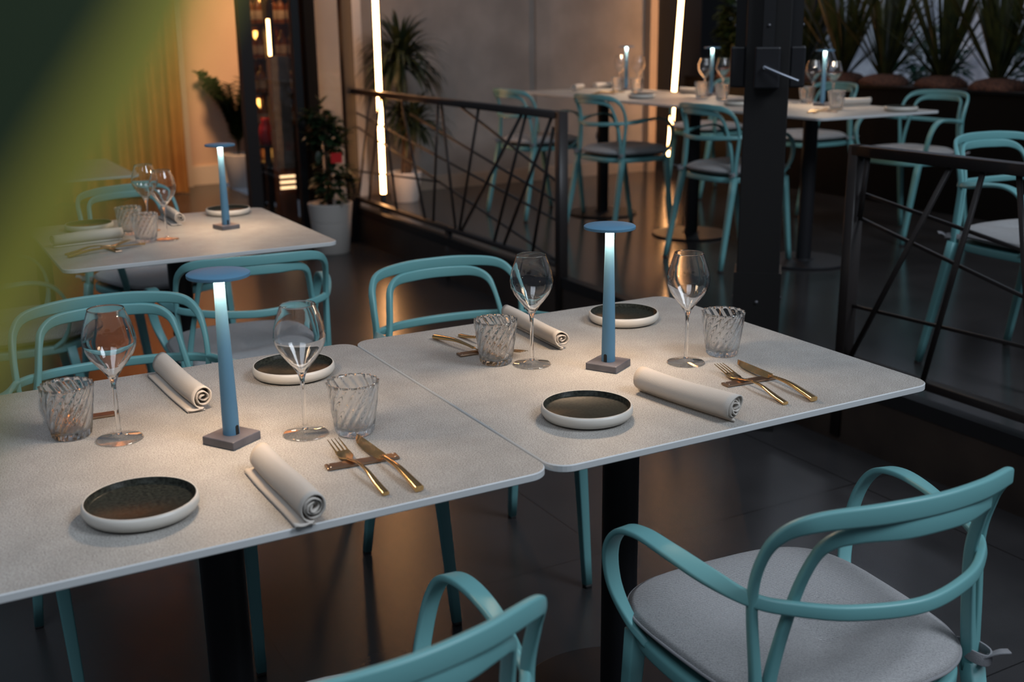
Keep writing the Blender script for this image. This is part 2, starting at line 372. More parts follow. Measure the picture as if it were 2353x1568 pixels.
# ------------------------------------------------------------------ chair
def make_chair():
    t = thing('garden_armchair', '', 'chair', group=None); T = M['teal']
    # seat ring and pan
    def outline(k, z, n=40):
        o = []
        for i in range(n):
            a = 2 * PI * i / n; c, s = math.cos(a), math.sin(a)
            x = math.copysign(abs(c) ** .62, c); y = math.copysign(abs(s) ** .62, s)
            hw = .205 + .008 * y; o.append((x * hw * k, .018 + y * .205 * k, z))
        return o
    v, f = sweep(outline(1, .428)[::2], (.020, .026), (0, 0, 1), 80, True, .006); mk('seat_frame', v, f, T, t)
    n = 40; v = outline(.97, .430) + outline(.97, .438)
    f = [tuple(range(n))[::-1], tuple(range(n, 2 * n))] + [(i, (i + 1) % n, n + (i + 1) % n, n + i) for i in range(n)]
    mk('seat', v, f, T, t, smooth=False)
    # legs
    for s in (-1, 1):
        for top, foot in (((s * .196, .165, .432), (s * .1835, .232, 0)), ((s * .200, -.150, .440), (s * .2245, -.232, 0))):
            a = Vector(foot); b = Vector(top); d = (b - a)
            l = mk('leg', *sweep([a + d * .02, a + d * .5, b], [(.021, .021), (.025, .025), (.030, .028)], (0, 1, 0), 6, False, .004), T, t)
            mk('foot_cap', *sweep([a, a + d * .02], (.019, .019), (0, 1, 0), 1, False, .003), M['foot'], l)
    # hoops of the back
    def sym(pts): return pts + [(-x, y, z) for x, y, z in pts[-2::-1]]
    out = sym([(.199, -.150, .425), (.203, -.143, .52), (.207, -.134, .632), (.206, -.150, .70), (.196, -.176, .742), (.165, -.205, .764), (.085, -.234, .771), (0, -.243, .772)])
    nr = sym([(.3, -1, .1), (.3, -1, .1), (.3, -1, .15), (.4, -1, .25), (.45, -1, .2), (.4, -1, .1), (.2, -1, .05), (0, -1, .05)])
    nr = [(a if i <= 7 else a, b, abs(c)) for i, (a, b, c) in enumerate(nr)]
    sz = [(.020, .020), (.015, .019), (.0125, .018), (.0125, .017), (.018, .014), (.025, .012), (.028, .012), (.028, .012)]; sz = sz + sz[-2::-1]
    mk('outer_back_hoop', *sweep(out, sz, nr, 110, False, .004), T, t)
    inn = sym([(.197, -.150, .425), (.181, -.150, .53), (.161, -.161, .632), (.150, -.180, .696), (.138, -.198, .727), (.108, -.219, .7425), (.055, -.237, .7452), (0, -.242, .7462)])
    mk('inner_back_hoop', *sweep(inn, sz, nr, 110, False, .004), T, t)
    # armrests and the lumbar rail run in one piece
    arm = sym([(.203, .118, .430), (.218, .150, .465), (.238, .166, .525), (.250, .158, .590), (.252, .125, .635), (.250, .073, .652), (.243, .005, .650), (.228, -.065, .640), (.206, -.134, .632),
               (.165, -.176, .629), (.10, -.212, .625), (0, -.232, .622)])
    an = sym([(.9, .5, -.2), (.5, .8, -.5), (.1, 1, -.2), (0, 1, .3), (.1, .7, .8), (.05, .15, 1), (.2, -.05, 1), (.5, -.3, .8), (.8, -.7, .35), (.5, -1, .15), (.2, -1, .1), (0, -1, .1)])
    asz = [(.022, .014), (.023, .012), (.026, .010), (.028, .010), (.030, .010), (.031, .010), (.030, .010), (.027, .011), (.020, .013), (.020, .013), (.021, .013), (.021, .013)]; asz = asz + asz[-2::-1]
    mk('arm_and_lumbar_rail', *sweep(arm, asz, an, 170, False, .004), T, t)
    # cushion
    N = 56; rings = [0, .06, .11, .16, .21, .26, .32, .38, .45, .55, .7, .82, .9, .96, 1.0]; v = []; f = []
    def prof(k): return (1 - max(0, (k - .62) / .38) ** 2.6 * .92)
    def ring(k, top):
        o = []
        for i in range(N):
            a = 2 * PI * i / N; c, s = math.cos(a), math.sin(a)
            x = math.copysign(abs(c) ** .58, c); y = math.copysign(abs(s) ** .58, s)
            hw = .214 + .012 * y; X = x * hw * k; Y = .026 + y * .222 * k
            h = .027 * prof(k)
            if top:
                d = math.hypot(X, Y + .05); z = .468 + h * 1.05 - .012 * math.exp(-(d / .018) ** 2) - .012 * math.exp(-(d / .065) ** 2)
                aa = math.atan2(Y + .05, X); z -= .008 * math.exp(-(d / .085) ** 2) * (math.cos(1.5 * aa + .4) ** 8)
            else: z = .468 - h * .95
            o.append((X, Y, z))
        return o
    top = [ring(k, True) for k in rings[1:]]; bot = [ring(k, False) for k in rings[1:-1]]
    v.append((0, .026, .468 + .027 * 1.05 - .004)); 
    for r_ in top: v += r_
    for r_ in bot[::-1]: v += r_
    v.append((0, .02, .442)); rows = len(top) + len(bot)
    f = [(0, 1 + i, 1 + (i + 1) % N) for i in range(N)]
    for r_ in range(rows - 1): f += [(1 + r_ * N + i, 1 + (r_ + 1) * N + i, 1 + (r_ + 1) * N + (i + 1) % N, 1 + r_ * N + (i + 1) % N) for i in range(N)]
    L_ = len(v) - 1; f += [(L_, 1 + (rows - 1) * N + (i + 1) % N, 1 + (rows - 1) * N + i) for i in range(N)]
    cu = mk('cushion', v, f, M['fabric'], t)
    e = ring(1.0, True)[::2]; mk('piping', *sweep([(x, y, .467) for x, y, z in e], (.006, .006), (0, 0, 1), 112, True, .003), M['seam'], cu)
    for s in (-1, 1):
        g = G(); g.add(*sweep([(s * .195, -.125, .458), (s * .208, -.150, .462), (s * .213, -.172, .458), (s * .200, -.178, .452), (s * .186, -.160, .456), (s * .19, -.135, .458)], (.018, .003), [(s, 0, .1), (s, -.3, .1), (s, -1, .1), (0, -1, .1), (-s, -1, .1), (-s, 0, .1)], 24, False, .001))
        g.add(*sweep([(s * .205, -.172, .456), (s * .216, -.184, .466), (s * .228, -.192, .468)], (.021, .003), (0, 0.3, 1), 8, False, .001))
        g.build('cushion_tie', M['seam'], cu)
    return t
chair = make_chair(); H = PI / 2
spread(chair, [
 (1.141, 1.151, 0, -.055, 'teal metal armchair in the lower right foreground, grey cushion fully in view'),
 (.362, 1.138, 0, .10, 'teal metal armchair cropped by the bottom edge, in front of the left front table'),
 (.395, 2.43, 0, PI - .02, 'teal metal armchair behind the left front table, its back partly under the blurred leaf'),
 (1.226, 2.405, 0, PI, 'teal metal armchair behind the middle table, glowing floor seen through its back'),
 (.869, 3.173, 0, -.10, 'teal metal armchair showing its back, tucked at the lone left table'),
 (.87, 4.40, 0, 3.50, 'teal metal armchair behind the lone left table, past the two wine glasses'),
 (.27, 3.80, 0, -H, 'teal metal armchair at the left end of the lone left table, mostly behind the leaf'),
 (3.593, 6.15, TZ, -1.52, 'leftmost teal armchair on the terrace, seen through the railing bars'),
 (3.686, 5.36, TZ, -1.50, 'teal armchair on the terrace just right of the left railing end'),
 (3.677, 4.379, TZ, -1.585, 'teal armchair on the terrace directly left of the dark pillar'),
 (4.90, 4.36, TZ, 1.60, 'teal armchair at the far side of the nearest terrace table, right of its wine glasses'),
 (5.12, 5.369, TZ, 1.54, 'teal armchair at the far side of the middle terrace table, right behind the pillar'),
 (5.05, 6.25, TZ, 1.57, 'teal armchair at the far side of the farthest terrace table, behind the second lamp'),
 (3.292, 2.39, TZ, PI - .02, 'teal armchair behind the right railing, cropped by the right edge of the picture')])

# ------------------------------------------------------------------ table lamps
def make_lamp():
    t = thing('table_lamp', '', 'lamp', group=None)
    bevel_box('base', -.0315, .0315, -.0315, .0315, 0, .0135, M['marble'], t, .0015)
    mk('stem', *lathe([(0, .0135), (.0128, .0135), (.0126, .05), (.0112, .12), (.0095, .19), (.0083, .235), (.0078, .2650), (0, .2650)], 40), M['lamp'], t, auto=.7)
    pts = [(-.0032, .0140), (.0032, .0140)] + [(math.cos(PI * i / 8) * .0032, .026 + math.sin(PI * i / 8) * .0032) for i in range(9)]
    n = len(pts); v = [(x, -.01305, z) for x, z in pts] + [(x, -.0110, z) for x, z in pts]
    mk('charging_slot', v, [tuple(range(n)), tuple(range(2 * n - 1, n - 1, -1))] + [(i, n + i, n + (i + 1) % n, (i + 1) % n) for i in range(n)], M['slot'], t, smooth=False)
    sh = mk('shade_disc', *lathe([(0, .2655), (.0435, .2655), (.0450, .2632), (.0466, .2632), (.0470, .2640), (.0470, .2680), (.045, .2695), (.02, .2710), (0, .2715)], 64), M['lamp'], t, auto=.7)
    mk('light_module', *lathe([(0, .2646), (.028, .2646), (.028, .2654), (0, .2654)], 40), M['led'], sh)
    return t
lamps = spread(make_lamp(), [
 (.418, 1.662, .75, .56, 'large blue lamp with a flat round disc shade on the left front table'),
 (1.137, 1.686, .75, -1.05, 'blue lamp with a flat round disc shade on the middle table'),
 (.945, 3.602, .75, .25, 'blue disc lamp on the lone left table, in front of the potted plant'),
 (4.133, 4.26, TZ + .75, .2, 'blue disc lamp on the nearest terrace table, right of the dark pillar'),
 (4.245, 5.27, TZ + .75, .2, 'blue disc lamp on the middle terrace table, just left of the dark pillar'),
 (4.185, 6.04, TZ + .75, .2, 'blue disc lamp on the farthest terrace table, left of the slanting light tube')])
for i, l in enumerate(lamps):
    a = D.lights.new('disc_lamp_light', 'AREA'); a.shape = 'DISK'; a.size = .058; a.energy = 1.9; a.color = (1, .70, .45)
    o = D.objects.new('disc_lamp_light', a); COL.objects.link(o); o.location = l.location + Vector((0, 0, .2642))

# ------------------------------------------------------------------ plates
def make_plate():
    o = mk('plate', *lathe([(0, .0015), (.052, .0015), (.055, 0), (.062, .0005), (.071, .004), (.0755, .011), (.0752, .018), (.0728, .0222), (.0715, .0222), (.0712, .018), (.0700, .008), (0, .007)], 72), M['cream'])
    mk('glazed_well', *lathe([(.0714, .0221), (.0695, .0204), (.0680, .0150), (.0655, .0135), (0, .0128)], 72), M['glaze'], o)
    return tag(o, '', 'plate')
def zt(x): return x + .0002
spread(make_plate(), [
 (.239, 1.457, zt(.75), 0, 'cream-rimmed black plate at the front of the left front table'),
 (.615, 1.949, zt(.75), 1, 'cream-rimmed black plate behind the right wine glass of the left front table'),
 (.953, 1.474, zt(.75), 2, 'cream-rimmed black plate at the front left of the middle table'),
 (1.357, 1.955, zt(.75), 3, 'cream-rimmed black plate behind the lamp of the middle table'),
 (1.030, 3.885, zt(.75), 1, 'cream-rimmed black plate behind the lamp of the lone left table'),
 (.560, 3.83, zt(.75), 2, 'cream-rimmed black plate at the left of the lone left table, half under the leaf'),
 (3.80, 5.33, zt(TZ + .75), 1, 'black plate at the near edge of the terrace row, left of the slanting light tube'),
 (3.83, 4.53, zt(TZ + .75), 1, 'black plate at the near edge of the terrace row, touching the pillar outline'),
 (4.16, 3.780, zt(TZ + .75), 1, 'cream-rimmed plate at the right tip of the terrace table row')])

# ------------------------------------------------------------------ napkins
def make_napkin(seed, turns, tail, L, R0=.0195):
    rnd = random.Random(seed); pts = []
    n = int(turns * 22); 
    for i in range(n + 1):
        a = i / n * turns * 2 * PI; r = .0035 + (R0 - .0035) * (i / n)
        wob = 1 + .16 * math.sin(2.3 * a + seed) * (1 - .8 * i / n) + .05 * math.sin(7.1 * a + seed) * (1 - i / n)
        pts.append((r * wob * math.cos(a), r * wob * .88 * math.sin(a)))
    # rotate the outer end to the bottom and let the flap lie flat on the table
    ea = turns * 2 * PI; rot = -PI / 2 - ea
    pts = [(x * math.cos(rot) - y * math.sin(rot), x * math.sin(rot) + y * math.cos(rot)) for x, y in pts]
    zmin = min(p[1] for p in pts); pts = [(x, z - zmin + .0052) for x, z in pts]
    lx, lz = pts[-1]
    for k in range(1, 8): pts.append((lx + tail * k / 7, .0042 + .0008 * math.sin(k)))
    pts.append((lx + tail * 1.03, .0026)); 
    for k in range(7): pts.append((lx + tail * (1 - k / 5.5), .0014))
    th = .0011; A = []; B = []
    for i, p in enumerate(pts):
        a = pts[max(i - 1, 0)]; b = pts[min(i + 1, len(pts) - 1)]; dx, dz = b[0] - a[0], b[1] - a[1]; l = math.hypot(dx, dz) or 1
        nx, nz = -dz / l * th, dx / l * th; A.append((p[0] + nx, p[1] + nz)); B.append((p[0] - nx, p[1] - nz))
    ring = A + B[::-1]; m = len(ring); v = []; f = []; S = 16; k1 = len(pts)
    for j in range(S + 1):
        u = j / S; y = (u - .5) * L
        for q, (x, z) in enumerate(ring):
            idx = q if q < k1 else 2 * k1 - 1 - q; d = rnd.uniform(-.0004, .0004) * 0
            sk = .0025 * math.sin(idx * .35 + seed) if j in (0, S) else 0
            v.append((x + .0012 * math.sin(u * 5 + seed) + d, y + (sk if j == 0 else -sk), z * (1 + .05 * math.sin(u * 4 + seed))))
    for j in range(S): f += [(j * m + q, j * m + (q + 1) % m, (j + 1) * m + (q + 1) % m, (j + 1) * m + q) for q in range(m)]
    for j in (0, S):
        for i in range(k1 - 1): f.append((j * m + i, j * m + i + 1, j * m + m - 2 - i, j * m + m - 1 - i))
    o = mk('napkin', v, f, M['linen']); return tag(o, '', 'napkin')
def nap(seed, turns, tail, L, x, y, z, rz, label, R0=.0195):
    o = make_napkin(seed, turns, tail, L, R0); o.location = (x, y, z); o.rotation_euler = (0, 0, rz); o['label'] = label; return o
nap(1, 3.6, -.024, .225, .424, 1.412, .7504, .00, 'rolled linen napkin at the front edge of the left front table')
nap(2, 4.1, -.003, .215, 1.126, 1.436, .7504, .16, 'rolled linen napkin between plate and fork on the middle table', .0205)
nap(3, 2.6, -.026, .250, .411, 1.955, .7504, .06, 'rolled linen napkin behind the lamp, at the far edge of the left front table')
nap(4, 2.4, -.004, .240, 1.130, 1.950, .7504, -.03, 'rolled linen napkin behind the left wine glass of the middle table', .0185)
nap(5, 2.4, -.03, .21, .832, 3.845, .7504, .02, 'rolled linen napkin behind the right wine glass of the lone left table')
nap(6, 2.2, -.01, .21, .515, 3.575, .7504, H + .12, 'rolled linen napkin lying lengthwise at the left of the lone left table')
zz = TZ + .7504
nap(7, 2.4, -.01, .20, 3.93, 6.20, zz, -.85, 'rolled linen napkin at the left end of the terrace table row')
nap(8, 2.4, -.01, .20, 4.20, 6.29, zz, -1.4, 'rolled linen napkin beside the farthest terrace lamp, in front of the light tube')
nap(9, 2.4, -.01, .20, 4.25, 5.43, zz, .3, 'rolled linen napkin on the middle terrace table, left of the pillar')
nap(10, 2.4, -.01, .22, 4.215, 4.135, zz, H, 'rolled linen napkin on the nearest terrace table, right of the tumbler')

# ------------------------------------------------------------------ wine glasses and tumblers
def make_wine():
    outer = [(0, .0080), (.0045, .0085), (.0036, .014), (.0032, .05), (.0033, .082), (.0042, .093), (.0078, .103), (.0150, .114), (.0240, .125), (.0335, .138), (.0388, .150), (.0404, .162), (.0385, .176), (.0345, .190), (.0300, .203), (.0278, .2095), (.0273, .2113), (.0271, .2119)]
    inner = [(.0267, .2119), (.0266, .2113), (.0270, .2095), (.0292, .203), (.0337, .190), (.0377, .176), (.0396, .162), (.0380, .1508), (.0327, .1392), (.0232, .1265), (.0142, .1158), (.0070, .106), (.003, .101), (0, .100)]
    o = mk('wine_glass', *lathe(outer + inner, 64), M['glass'])
    mk('foot', *lathe([(0, .0004), (.034, .0004), (.0362, .0008), (.0366, .0014), (.034, .0026), (.018, .0045), (.008, .0072), (.0048, .0100)], 64), M['glass_foot'], o)
    return tag(o, '', 'wine glass')
spread(make_wine(), [
 (.268, 1.763, zt(.75), 0, 'wine glass left of the lamp on the left front table'),
 (.528, 1.634, zt(.75), 0, 'wine glass right of the lamp on the left front table'),
 (1.025, 1.777, zt(.75), 0, 'wine glass left of the lamp on the middle table'),
 (1.279, 1.635, zt(.75), 0, 'wine glass right of the lamp on the middle table'),
 (.734, 3.50, zt(.75), 0, 'wine glass on the lone left table, right one of the overlapping pair'),
 (.72, 3.69, zt(.75), 0, 'wine glass on the lone left table, rear one of the overlapping pair'),
 (4.194, 5.920, zt(TZ + .75), 0, 'wine glass on the farthest terrace table, right of its lamp'),
 (4.222, 6.160, zt(TZ + .75), 0, 'wine glass on the farthest terrace table, left of its lamp'),
 (4.155, 5.218, zt(TZ + .75), 0, 'wine glass on the middle terrace table, left of its lamp'),
 (4.227, 5.145, zt(TZ + .75), 0, 'wine glass on the middle terrace table, between lamp and pillar'),
 (4.265, 4.469, zt(TZ + .75), 0, 'wine glass on the nearest terrace table, left of its lamp and beside the pillar'),
 (4.258, 4.318, zt(TZ + .75), 0, 'wine glass on the nearest terrace table, right of its lamp')])
def make_tumbler():
    def fn(r, z, a):
        k = .0 if z < .004 or r < .0291 + .0108 * max(0, (z - .004) / .082) ** .9 - .0008 else 1
        return r * (1 + .055 * k * math.cos(16 * (a - z * 16)))
    def fi(r, z, a): return r
    H_ = .086; outer = [(0, 0), (.025, 0), (.0285, .002)] + [(.0292 + .0108 * (u / 14) ** .9, .004 + (H_ - .004) * u / 14) for u in range(15)]
    inner = [(.0292 + .0108 * (u / 14) ** .9 - .0014 - .0012 * (1 - u / 14), .004 + (H_ - .004) * u / 14) for u in range(14, 1, -1)] + [(.024, .010), (0, .009)]
    v, f = lathe(outer + inner, 136, fn); o = mk('ribbed_tumbler', v, f, M['tumbler']); return tag(o, '', 'tumbler')
spread(make_tumbler(), [
 (.205, 1.818, zt(.75), 0, 'ribbed glass tumbler at the left of the left front table'),
 (.598, 1.600, zt(.75), .3, 'ribbed glass tumbler touching the fork tines on the left front table'),
 (.972, 1.822, zt(.75), .7, 'ribbed glass tumbler at the left of the middle table'),
 (1.374, 1.645, zt(.75), .2, 'ribbed glass tumbler at the right of the middle table'),
 (.672, 3.50, zt(.75), .2, 'ribbed glass tumbler on the lone left table, front one of the two'),
 (.658, 3.67, zt(.75), .5, 'ribbed glass tumbler on the lone left table, rear one of the two'),
 (4.083, 5.780, zt(TZ + .75), .2, 'ribbed tumbler right of the farthest terrace lamp'),
 (4.045, 5.930, zt(TZ + .75), .2, 'ribbed tumbler left of the farthest terrace lamp'),
 (4.080, 5.145, zt(TZ + .75), .2, 'ribbed tumbler left of the middle terrace lamp'),
 (4.050, 4.934, zt(TZ + .75), .2, 'ribbed tumbler between the middle terrace lamp and the pillar'),
 (4.185, 4.424, zt(TZ + .75), .2, 'ribbed tumbler left of the nearest terrace lamp, beside the pillar'),
 (4.04, 4.07, zt(TZ + .75), .2, 'ribbed tumbler right of the nearest terrace lamp')])

# ------------------------------------------------------------------ cutlery: local +y points to tines / tip, origin at the crossing with the rest
def make_fork():
    g = G()
    g.add(*sweep([(0, -.132, .0038), (0, -.10, .0070), (0, -.06, .0135), (0, -.028, .0128), (0, -.006, .0092), (0, .012, .0070)],
                 [(.0105, .0055), (.0095, .0055), (.0062, .0046), (.0042, .0034), (.0050, .0028), (.012, .0020)], (0, 0, 1), 30, False, .002))
    g.add(*sweep([(0, .008, .0074), (0, .020, .0060), (0, .032, .0066), (0, .042, .0082)], [(.008, .0018), (.021, .0018), (.0235, .0018), (.0225, .0016)], (0, 0, 1), 14, False, .0008))
    for k in range(4):
        x = (k - 1.5) * .0062
        g.add(*sweep([(x, .038, .0078), (x * .98, .058, .0115), (x * .94, .080, .0150)], [(.0030, .0016), (.0025, .0015), (.0012, .0010)], (0, 0, 1), 10, False, .0006))
    return tag(g.build('fork', M['gold']), '', 'fork')
def make_knife():
    g = G()
    g.add(*sweep([(0, -.140, .0052), (0, -.115, .0082), (0, -.07, .0125), (0, -.03, .0112), (0, -.008, .0092)], [(.0140, .0085), (.0120, .0080), (.0095, .0066), (.0070, .0045), (.0085, .0030)], (0, 0, 1), 26, False, .003))
    ys = [-.012, 0, .02, .04, .06, .078, .092, .1]; lf = [-.005, -.007, -.0088, -.0095, -.0088, -.0062, -.002, .0028]; rt = [.005, .0050, .0050, .0050, .0048, .0044, .0040, .0032]
    v = []; n = len(ys)
    for y, a, b in zip(ys, lf, rt): z = .0092 + (y + .012) * -.03; v += [(a, y, z - .0035), (b, y, z + .0035), (b, y, z + .0012)]
    f = [(0, 2, 1), (3 * n - 3, 3 * n - 2, 3 * n - 1)]
    for i in range(n - 1): p, q = 3 * i, 3 * i + 3; f += [(p, p + 1, q + 1, q), (p + 1, p + 2, q + 2, q + 1), (p + 2, p, q, q + 2)]
    g.add(v, f); return tag(g.build('knife', M['gold']), '', 'knife')
def make_rest():
    o = bevel_box('cutlery_rest', -.055, .055, -.0105, .0105, 0, .004, M['bronze'], None, .0015); tag(o, '', 'cutlery rest')
    for sx in (-1, 1):
        for sy in (-1, 1):
            r = mk('rivet', *lathe([(0, .0048), (.0012, .0045), (.0015, .0039), (0, .0038)], 10), M['rivet'], o); r.location = (sx * .049, sy * .0065, 0)
    return o
forks = []; knives = []; rests = []
def setting(x, y, z, rz, wx, dfork=-.033, dknife=.026, fr=0., kr=0.):
    c, s = math.cos(rz), math.sin(rz)
    rests.append((x, y, z, rz + .0, 'bronze cutlery rest ' + wx))
    forks.append((x + c * dfork, y + s * dfork, z - .0006, rz + fr, 'gold fork ' + wx)); knives.append((x + c * dknife, y + s * dknife, z, rz + kr, 'gold knife ' + wx))
setting(.559, 1.472, .7505, -.09, 'at the front right of the left front table', -.016, .027, .075, .09)
setting(1.303, 1.480, .7505, -.08, 'at the front right of the middle table, beside the rolled napkin', -.017, .036, -.05, -.05)
setting(.985, 1.897, .7505, PI - .06, 'at the far left of the middle table, behind the tumbler', -.033, .016, .22, .235)
setting(.235, 1.892, .7505, PI - .05, 'at the far left of the left front table, behind the tumbler', .016, .045, 0, 0)
setting(.555, 3.425, .7505, -1.35, 'at the left of the lone left table, in front of its napkin', -.03, .02, .15, .1)
setting(3.87, 3.96, TZ + .7505, -1.3, 'at the near right of the nearest terrace table', -.03, .02, .1, 0)
setting(3.90, 5.80, TZ + .7505, -1.4, 'at the near side of the farthest terrace table', -.03, .02, .1, 0)
spread(make_fork(), forks); spread(make_knife(), knives); spread(make_rest(), rests)

# ------------------------------------------------------------------ railings (in the plane x = 2.71)
XR = 2.712
def yz(a): return (XR, a[0], a[1])
def rail(name, label, frame_bars, bars, rods):
    t = thing(name, label, 'railing', (XR, frame_bars[0][0][0], 0)); off = Vector((-XR, -frame_bars[0][0][0], 0))
    def P(a): return Vector(yz(a)) + off
    for nm, a, b, w_, th in [(q[2], q[0], q[1], q[3], q[4]) for q in frame_bars]: mk(nm, *bar(P(a), P(b), w_, th, (1, 0, 0), .003), M['rust'], t)
    for a, b in bars: mk('slanting_bar', *bar(P(a) + Vector((-.006, 0, 0)), P(b) + Vector((-.006, 0, 0)), .016, .010), M['rust'], t)
    for a, b in rods: mk('cross_rod', *bar(P(a) + Vector((.006, 0, 0)), P(b) + Vector((.006, 0, 0)), .011, .010), M['rust'], t)
rail('railing', 'dark metal railing with criss-cross bars, left of the dark pillar',
 [((6.95, .975), (4.42, .975), 'top_rail', .034, .045), ((6.95, .285), (4.42, .285), 'bottom_rail', .026, .040), ((4.42, .02), (4.42, .992), 'post', .045, .045), ((5.62, .0), (5.62, .272), 'support_leg', .04, .03)],
 [((6.671, .957), (6.93, .33)), ((6.51, .959), (6.765, .30)), ((6.48, .96), (6.323, .29)), ((6.196, .955), (5.911, .294)), ((5.697, .955), (5.806, .297)), ((5.653, .957), (5.52, .30)),
  ((5.22, .956), (5.472, .30)), ((4.774, .958), (5.444, .30)), ((4.733, .956), (5.07, .30)), ((4.50, .957), (4.966, .30)), ((4.479, .92), (4.681, .30))],
 [((6.94, .84), (4.44, .486)), ((6.94, .75), (4.44, .293)), ((6.1, .882), (4.44, .573)), ((5.459, .963), (4.44, .663)), ((6.94, .465), (5.726, .531))])
rail('railing', 'dark metal railing at the right edge of the picture, in front of the cropped armchair',
 [((2.63, .975), (.9, .975), 'top_rail', .034, .045), ((2.63, .29), (.9, .29), 'bottom_rail', .026, .040), ((2.625, .02), (2.625, .992), 'post', .040, .045), ((.92, .02), (.92, .992), 'post', .040, .045)],
 [((2.257, .960), (2.59, .30)), ((2.145, .955), (2.288, .30)), ((2.028, .960), (1.90, .30)), ((2.575, .957), (2.592, .766)), ((1.75, .96), (1.62, .3)), ((1.4, .96), (1.55, .3)), ((1.1, .96), (1.2, .3))],
 [((2.61, .842), (.92, .60)), ((2.61, .762), (.92, .40)), ((2.61, .470), (.92, .515))])
# foot plate of the near railing post
# ------------------------------------------------------------------ pillar with awning crank
pt = thing('awning_pillar', 'tall black square pillar with a crank box, standing behind the middle table', 'pillar', (2.565, 2.90, 0), -.73)
g = G(); g.add(*box(-.078, .078, -.078, .078, 0, .56)); g.build('lower_sleeve', M['pillar'], pt, smooth=False)
bevel_box('shaft', -.070, .070, -.070, .070, .555, 2.7, M['pillar'], pt, .004)
for k in range(4):
    if k == 2: continue
    r = k * H; c, s = math.cos(r), math.sin(r)
    def rt(v): return [(x * c - y * s, x * s + y * c, z) for x, y, z in v]
    v, f = box(-.018, .018, -.105, -.070, 1.29, 2.6); ch = mk('guide_channel', rt(v), f, M['frame'], pt, smooth=False)
    v, f = lathe([(0, .006), (.005, .004), (.006, 0), (0, 0)], 12); v = [(x, -.105 - z, y + 1.36) for x, y, z in v]; mk('bolt', rt(v), f, M['bolt'], ch)
    o = bevel_box('gear_box', -.040, .040, -.118, -.070, 1.165, 1.295, M['black'], pt, .006); o.rotation_euler = (0, 0, r)
    v, f = lathe([(0, .006), (.006, .004), (.007, 0), (0, 0)], 12); v = [(x, -.078 - z, y + .46) for x, y, z in v]; mk('bolt', rt(v), f, M['bolt'], pt)
g = G(); g.add(*sweep([(-.008, -.118, 1.232), (-.008, -.135, 1.232)], (.011, .011), (0, 0, 1), 1, False, .005)); g.add(*sweep([(-.008, -.132, 1.234), (.04, -.150, 1.214), (.098, -.168, 1.192)], (.011, .009), (0, 0, 1), 4, False, .004))
g.build('crank_handle', M['steel'], pt)

# ------------------------------------------------------------------ light tubes on the terrace
def tube(name, label, a, b, r, gaps=()):
    t = thing(name, label, 'light', a); d = Vector(b) - Vector(a)
    mk('glowing_tube', *sweep([(0, 0, 0), tuple(d)], (2 * r, 2 * r), (0, 1, 0), 1, False, r), M['led_tube'], t)
    mk('lower_cap', *sweep([(0, 0, -.10), (0, 0, 0)], (2.1 * r, 2.1 * r), (0, 1, 0), 1, False, r), M['black'], t)
    mk('floor_socket', *lathe([(0, TZ - a[2]), (.035, TZ - a[2]), (.035, TZ - a[2] + .012), (.012, TZ - a[2] + .02), (.010, -.09), (0, -.09)], 20), M['black'], t)
    return t
tube('light_tube', 'upright glowing warm light tube beside the spiky plant behind the railing', (2.80, 6.75, .336), (2.80, 6.75, 2.9), .0165)
tube('light_tube', 'glowing warm light tube leaning slightly behind the terrace tables', (5.403, 7.20, .335), (5.575, 7.20, 2.9), .0175)

# ------------------------------------------------------------------ wall fitting
vd = mk('wall_vent', *lathe([(0, 0), (.048, 0), (.048, .006), (.038, .010), (.034, .004), (0, .004)], 32), M['darkwood']); vd.rotation_euler = (H, 0, 0); vd.location = (5.00, 7.548, .525)
tag(vd, 'small round dark red vent low on the grey plaster wall', 'vent')

# ------------------------------------------------------------------ glazed entrance frame
def post(x0, x1, y0, y1, m='frame', name='door_post'): return mk(name, *box(x0, x1, y0, y1, 0, 3.0), M[m], None, smooth=False)
o = post(2.655, 2.725, 6.96, 7.03); tag(o, 'slim dark steel post where the left railing begins', 'post')
dr = thing('door_1', None, None, (0, 0, 0)); dr['kind'] = 'structure'; del_ = [k for k in ('label', 'category') if k in dr.keys()]
mk('jamb', *box(2.00, 2.075, 6.96, 7.04, 0, 3.0), M['frame'], dr, smooth=False)
mk('jamb', *box(2.335, 2.385, 6.98, 7.04, 0, 3.0), M['frame'], dr, smooth=False)
mk('jamb', *box(2.395, 2.465, 6.92, 7.06, 0, 3.0), M['planter'], dr, smooth=False)
mk('glass_pane', *box(2.075, 2.335, 7.0, 7.008, .03, 3.0), M['pane'], dr, smooth=False)
mk('glass_pane', *box(2.465, 2.655, 7.0, 7.008, .03, 3.0), M['pane'], dr, smooth=False)
mk('sill', *box(2.00, 2.66, 6.97, 7.03, 0, .035), M['frame'], dr, smooth=False)

# ------------------------------------------------------------------ interior seen through the glass
cu = []; n = 90
for i in range(n + 1):
    x = 1.1 + (2.30 - 1.1) * i / n; cu.append((x, 9.9 + .035 * math.sin(i * .62) + .02 * math.sin(i * .23)))
v = [(x, y, .01) for x, y in cu] + [(x, y, 3.0) for x, y in cu] + [(x, y + .004, .01) for x, y in cu] + [(x, y + .004, 3.0) for x, y in cu]; k = n + 1
f = [(i, i + 1, k + i + 1, k + i) for i in range(n)] + [(2 * k + i, 3 * k + i, 3 * k + i + 1, 2 * k + i + 1) for i in range(n)]
tag(mk('curtain', v, f, M['curtain']), 'ochre curtain hanging in soft folds at the far left, behind the leaf', 'curtain')
sh = thing('bottle_shelf', 'dark shelf rack with glowing back, seen through the left glass door', 'shelf', (2.80, 8.9, 0))
for x in (-.20, -.02, .19): mk('upright', *box(x - .015, x + .015, -.12, .12, 0, 2.6), M['black'], sh, smooth=False)
